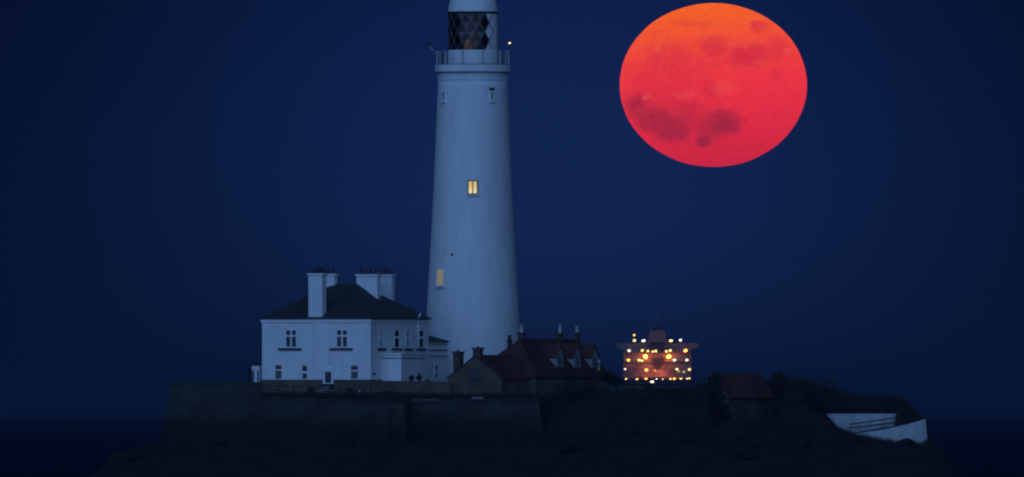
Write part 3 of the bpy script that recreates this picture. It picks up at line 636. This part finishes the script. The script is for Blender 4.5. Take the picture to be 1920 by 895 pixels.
for px in (1594, 1612, 1632, 1655, 1678):
    zt_ = lerp([(1593, 795.8), (1679, 783.4)], px); MB().tube(P(px, zt_, -8.9) - o, P(px, zt_ + 15, -8.9) - o, .03).build('post', M_iron, hr)

# ------------------------------------------------------------------ bushes and grass
def bush(name, label, blobs, Y, n, leaf=.16, base_py=None, group=None, m_=M_leaf):
    px0 = sum(b[0] for b in blobs) / len(blobs); bp_ = base_py or max(b[1] + b[3] for b in blobs)
    root = thing(name, label, 'bush', P(px0, bp_, Y), group=group); o = root.location.copy()
    m = MB(); rnd = random.Random(hash(label) % 1000 if False else int(px0 * 7))
    tot = sum(b[2] * b[3] for b in blobs)
    for (px, py, rx, rz) in blobs:
        c = P(px, py, Y) - o; rx *= S0; rz *= S0; ry = max(rx, rz) * .75
        cl = []
        for _ in range(16):
            a = rnd.uniform(0, 6.28); h_ = rnd.uniform(-.4, 1); r_ = math.sqrt(max(0, 1 - h_ * h_)) * rnd.uniform(.7, 1)
            cl.append(Vector((r_ * math.cos(a) * rx * .8, r_ * math.sin(a) * ry * .8, h_ * rz * .85)))
        for _ in range(int(n * rx * rz / (tot * S0 * S0))):
            if rnd.random() < .55:
                k_ = rnd.choice(cl); p = k_ + Vector((rnd.gauss(0, .2 * rx), rnd.gauss(0, .2 * ry), rnd.gauss(0, .16 * rz)))
            else:
                d_ = Vector((rnd.gauss(0, 1), rnd.gauss(0, 1), rnd.gauss(0, 1))).normalized() * rnd.uniform(.35, .95); p = Vector((d_.x * rx, d_.y * ry, d_.z * rz))
            p = p + c; q = leaf * rnd.uniform(.6, 1.4)
            u = Vector((rnd.gauss(0, 1), rnd.gauss(0, 1), rnd.gauss(0, 1))).normalized(); v = u.orthogonal().normalized() * q * .5; u = u * q
            m.add([p - u * .5, p + v * .6, p + u * .5, p - v * .6], [(0, 1, 2, 3)])
    m.build('foliage', m_, root)
    m = MB()
    for (px, py, rx, rz) in blobs:
        c = P(px, py, Y) - o
        for _ in range(4): m.tube((c.x + rnd.uniform(-.1, .1), rnd.uniform(-.2, .2), -.5), c + Vector((rnd.uniform(-.5, .5) * rx * S0, rnd.uniform(-.3, .3), rnd.uniform(.1, .6) * rz * S0)), .05, 5, .02)
    m.build('stem', M_stem, root)
    return root
bush('bush', 'broad low bush on the bank below the white house', [(690, 750, 28, 10), (722, 748, 30, 13), (752, 752, 24, 12)], -11, 5200, base_py=760)
bush('bush', 'largest dark bush in front of the dormered cottage', [(1024, 782, 26, 30), (1035, 770, 34, 32), (1075, 748, 42, 28), (1112, 752, 40, 26), (1145, 766, 40, 24), (1085, 785, 60, 22)], -14, 17000, base_py=800)
bush('bush', 'dark bush behind the dormered cottage left of the ship', [(1140, 706, 16, 12), (1155, 716, 18, 10)], 6, 2000, base_py=730)
bush('bush', 'dark bush hiding the left gable of the red roofed hut', [(1322, 740, 24, 24), (1340, 728, 18, 26), (1350, 765, 22, 26), (1300, 752, 26, 22), (1362, 782, 16, 16)], -12, 9000, base_py=795)
bush('bush', 'rounded bush behind the right end of red roofed hut', [(1462, 716, 20, 16), (1484, 722, 22, 14), (1505, 728, 18, 14)], -6, 4500, base_py=745)
bush('bush', 'wide dark bush on the slope right of red roofed hut', [(1480, 765, 34, 28), (1520, 768, 34, 24), (1545, 762, 26, 20)], -13, 8000, base_py=795)
bush('bush', 'low ragged scrub on the rocks below the red roofed hut', [(1375, 806, 30, 13), (1420, 800, 34, 12), (1460, 806, 30, 15), (1335, 804, 26, 14)], -16, 7000, base_py=825)
bush('bush', 'ragged scrub on the rock slope below the ship and rail fence', [(1165, 792, 30, 15), (1215, 782, 34, 14), (1262, 790, 30, 16), (1300, 784, 26, 14)], -17, 8000, base_py=812)
bush('bush', 'low dark bush under the fence left of red roofed hut', [(1205, 752, 34, 16), (1245, 748, 34, 16), (1280, 752, 28, 18)], -13, 7500, base_py=775)
bush('bush', 'small dark bush against the side of white porch', [(771, 709, 5.5, 6)], -1.4, 420, .10, base_py=715)
bush('bush', 'small two tier bush left of the wing window', [(786, 709, 6, 5.5), (786.5, 702, 2.6, 3)], -1.4, 500, .10, base_py=715)
m = MB(); rnd = random.Random(3)
for _ in range(26000):
    px = rnd.uniform(330, 1745); Y = rnd.uniform(-34, 6)
    if px < 1000: Y = rnd.uniform(-16, 0)
    X = (px - 960) * S0
    if px > 1530 and -14.6 < Y < -6.4: 
        if px < 1690 or Y < -12: continue
    if 1345 < px < 1470 and -12 < Y < 1: continue
    if px < 1160 and Y > -5: continue
    z = ground(X, Y); hgt = rnd.uniform(.15, .42) * (1.3 if px > 1580 else .5 if 1190 < px < 1345 else 1); a = rnd.uniform(0, 6.28); wv = .03
    dx, dy = math.cos(a) * wv, math.sin(a) * wv
    m.add([(X - dx, Y - dy, z - .03), (X + dx, Y + dy, z - .03), (X + rnd.gauss(0, .12), Y + rnd.gauss(0, .12), z + hgt)], [(0, 1, 2)])
tag(m.build('grass', M_grass), 'rough dry grass over the island bank', 'grass', kind='stuff')

# ------------------------------------------------------------------ sea haze: fades the water and the ship
hm = bpy.data.materials.new('sea_haze'); hm.use_nodes = True; t = hm.node_tree; t.nodes.clear()
pv = N(t, 'ShaderNodeVolumePrincipled'); pv.inputs['Color'].default_value = (.10, .19, .36, 1); pv.inputs['Density'].default_value = 8e-5; pv.inputs['Anisotropy'].default_value = .2
o = N(t, 'ShaderNodeOutputMaterial'); t.links.new(pv.outputs[0], o.inputs['Volume'])
m = MB(); m.box(-61000, 61000, -3500, 91000, -4, 52); tag(m.build('haze', hm), kind='stuff')

# ------------------------------------------------------------------ ship on the horizon
SY = 7100.0; ss = S0 * (D + SY) / D
ship = thing('cargo_ship', 'distant cargo ship seen end on with deck lights blazing', 'ship', (P(1233, 770, SY).x, SY, 0))
sz_ = lambda py: P(1233, py, SY).z
sxp = lambda px: (px - 1233) * ss
M_hull = mat('dark_ship_hull', (.05, .025, .025), .6, scale=.1); M_super = mat('dull_ship_paint', (.23, .165, .16), .6, (.14, .10, .10), .2); M_ship_dark = mat('dark_ship_paint', (.022, .02, .026), .6, scale=.2)
m = MB(); hw = 64 * ss; zd = sz_(713)
def hull_ring(y, wv, z0): return [(-wv * .82, y, z0), (wv * .82, y, z0), (wv, y, zd * .55), (wv, y, zd), (-wv, y, zd), (-wv, y, zd * .55)]
rings = [hull_ring(y, wv, -6) for y, wv in ((0, hw * .93), (12, hw), (150, hw), (190, hw * .75), (215, hw * .3), (224, hw * .03))]
vs = [p for r_ in rings for p in r_]; fs = [[0, 1, 2, 3, 4, 5]]
for i in range(len(rings) - 1):
    for k_ in range(6): a = i * 6 + k_; b_ = i * 6 + (k_ + 1) % 6; fs.append([a, a + 6, b_ + 6, b_])
m.add(vs, fs); m.build('hull', M_hull, ship)
z1 = sz_(660)
MB().box(sxp(1169), sxp(1297), 14, 34, zd + .01, z1).build('superstructure', M_super, ship)
m = MB(); zt_, zb_ = sz_(643.5), z1 + .02
m.extrude([(sxp(1155), 15, zt_), (sxp(1311), 15, zt_), (sxp(1311), 15, sz_(650)), (sxp(1290), 15, zb_), (sxp(1176), 15, zb_), (sxp(1155), 15, sz_(650))], (0, 14, 0)); m.build('bridge', M_super, ship)
m = MB(); m.extrude([(sxp(1215), 13, zt_ + .02), (sxp(1250), 13, zt_ + .02), (sxp(1246.5), 13, sz_(619)), (sxp(1219), 13, sz_(619))], (0, 12, 0)); m.build('funnel', M_super, ship)
MB().box(sxp(1221), sxp(1245), 13.5, 24, sz_(619) + .01, sz_(616)).build('funnel_cap', M_ship_dark, ship)
m = MB(); m.tube((0, 20, sz_(616)), (0, 20, sz_(585)), .5, 8, .2); m.box(-3.5, 3.5, 19.8, 20.2, sz_(604), sz_(603)); m.build('mast', M_super, ship)
MB().box(sxp(1216), sxp(1247), 12.6, 13.9, sz_(662), sz_(645.5)).build('casing', M_ship_dark, ship)
m = MB(); m.extrude([(sxp(1221), 12.6, sz_(672)), (sxp(1247), 12.6, sz_(672)), (sxp(1240), 12.6, sz_(690)), (sxp(1232), 12.6, sz_(694)), (sxp(1226), 12.6, sz_(688))], (0, 1.3, 0)); m.build('vent_housing', M_ship_dark, ship)
for py in (660, 677, 694, 707): MB().box(sxp(1170), sxp(1296), 12.2, 13.98, sz_(py) - .25, sz_(py)).build('deck', M_super, ship)
for px in (1188, 1210, 1256, 1277): MB().tube((sxp(px), 16, zt_), (sxp(px), 16, sz_(627 if px == 1188 else 636)), .25).build('lamp_post', M_super, ship)
LW = emit('white_ship_lamp', (1.0, .84, .60), 8); LYW = emit('warm_ship_lamp', (1.0, .60, .17), 9); LO = emit('orange_ship_lamp', (1.0, .27, .035), 22); LF = emit('ship_floodlight', (1.0, .24, .012), 110); LG = emit('dim_ship_lamp', (.75, .8, .45), 1.9); LD = emit('dim_orange_ship_lamp', (1, .34, .12), 3.4)
lamps = [(380, 245, 20, 13, LYW), (383, 310, 26, 19, LYW), (493, 313, 34, 19, LW), (820, 312, 34, 17, LYW), (935, 307, 25, 19, LW),
         (318, 433, 24, 19, LW), (478, 430, 25, 18, LYW), (545, 437, 19, 14, LYW), (602, 443, 20, 12, LYW), (640, 437, 20, 17, LYW), (765, 440, 22, 16, LYW), (812, 430, 24, 17, LYW), (995, 432, 32, 24, LO),
         (515, 505, 32, 31, LF), (795, 505, 34, 29, LF), (312, 547, 27, 19, LO), (440, 545, 24, 20, LYW), (475, 552, 20, 14, LYW), (862, 545, 25, 20, LW), (1012, 545, 24, 18, LW),
         (272, 652, 18, 9, LW), (525, 665, 25, 21, LO), (630, 672, 18, 18, LD), (893, 655, 23, 17, LYW), (1042, 658, 24, 18, LYW), (915, 683, 18, 14, LG), (975, 687, 24, 17, LG),
         (283, 772, 20, 9, LYW), (413, 774, 24, 8, LYW), (522, 769, 25, 10, LO), (648, 772, 16, 7, LW), (722, 775, 16, 6, LYW), (815, 771, 22, 9, LYW), (860, 769, 24, 12, LO), (940, 768, 24, 9, LYW), (1015, 770, 18, 9, LW), (1042, 766, 16, 9, LYW), (592, 804, 32, 20, LW)]
for px, py, e_, c_ in ((1211, 671, 1500, (1, .27, .06)), (1254, 671, 1500, (1, .27, .06)), (1214, 695, 2600, (1, .24, .07)), (1240, 697, 2200, (1, .22, .08))):
    ld = bpy.data.lights.new('ship_floodlight', 'POINT'); lo_ = bpy.data.objects.new('floodlight', ld); C.objects.link(lo_); lo_.parent = ship
    ld.energy = e_; ld.color = c_; ld.shadow_soft_size = .8; lo_.location = (sxp(px), 10.4, sz_(py))
for cx_, cy_, rx, rz, m_ in lamps:
    px, py = 1130 + cx_ / 6.39, 590 + cy_ / 6.39; kx_ = ss / 6.39 * .6
    m = MB(); m.ball((0, 0, 0), rx * kx_, .35, rz * kx_, 10, 6)
    yq = 11.2 if py > 640 else 14.5
    if py > 714: yq = -1.0
    m.build('lamp', m_, ship, (sxp(px), yq, sz_(py)), (0, R(-8), 0))
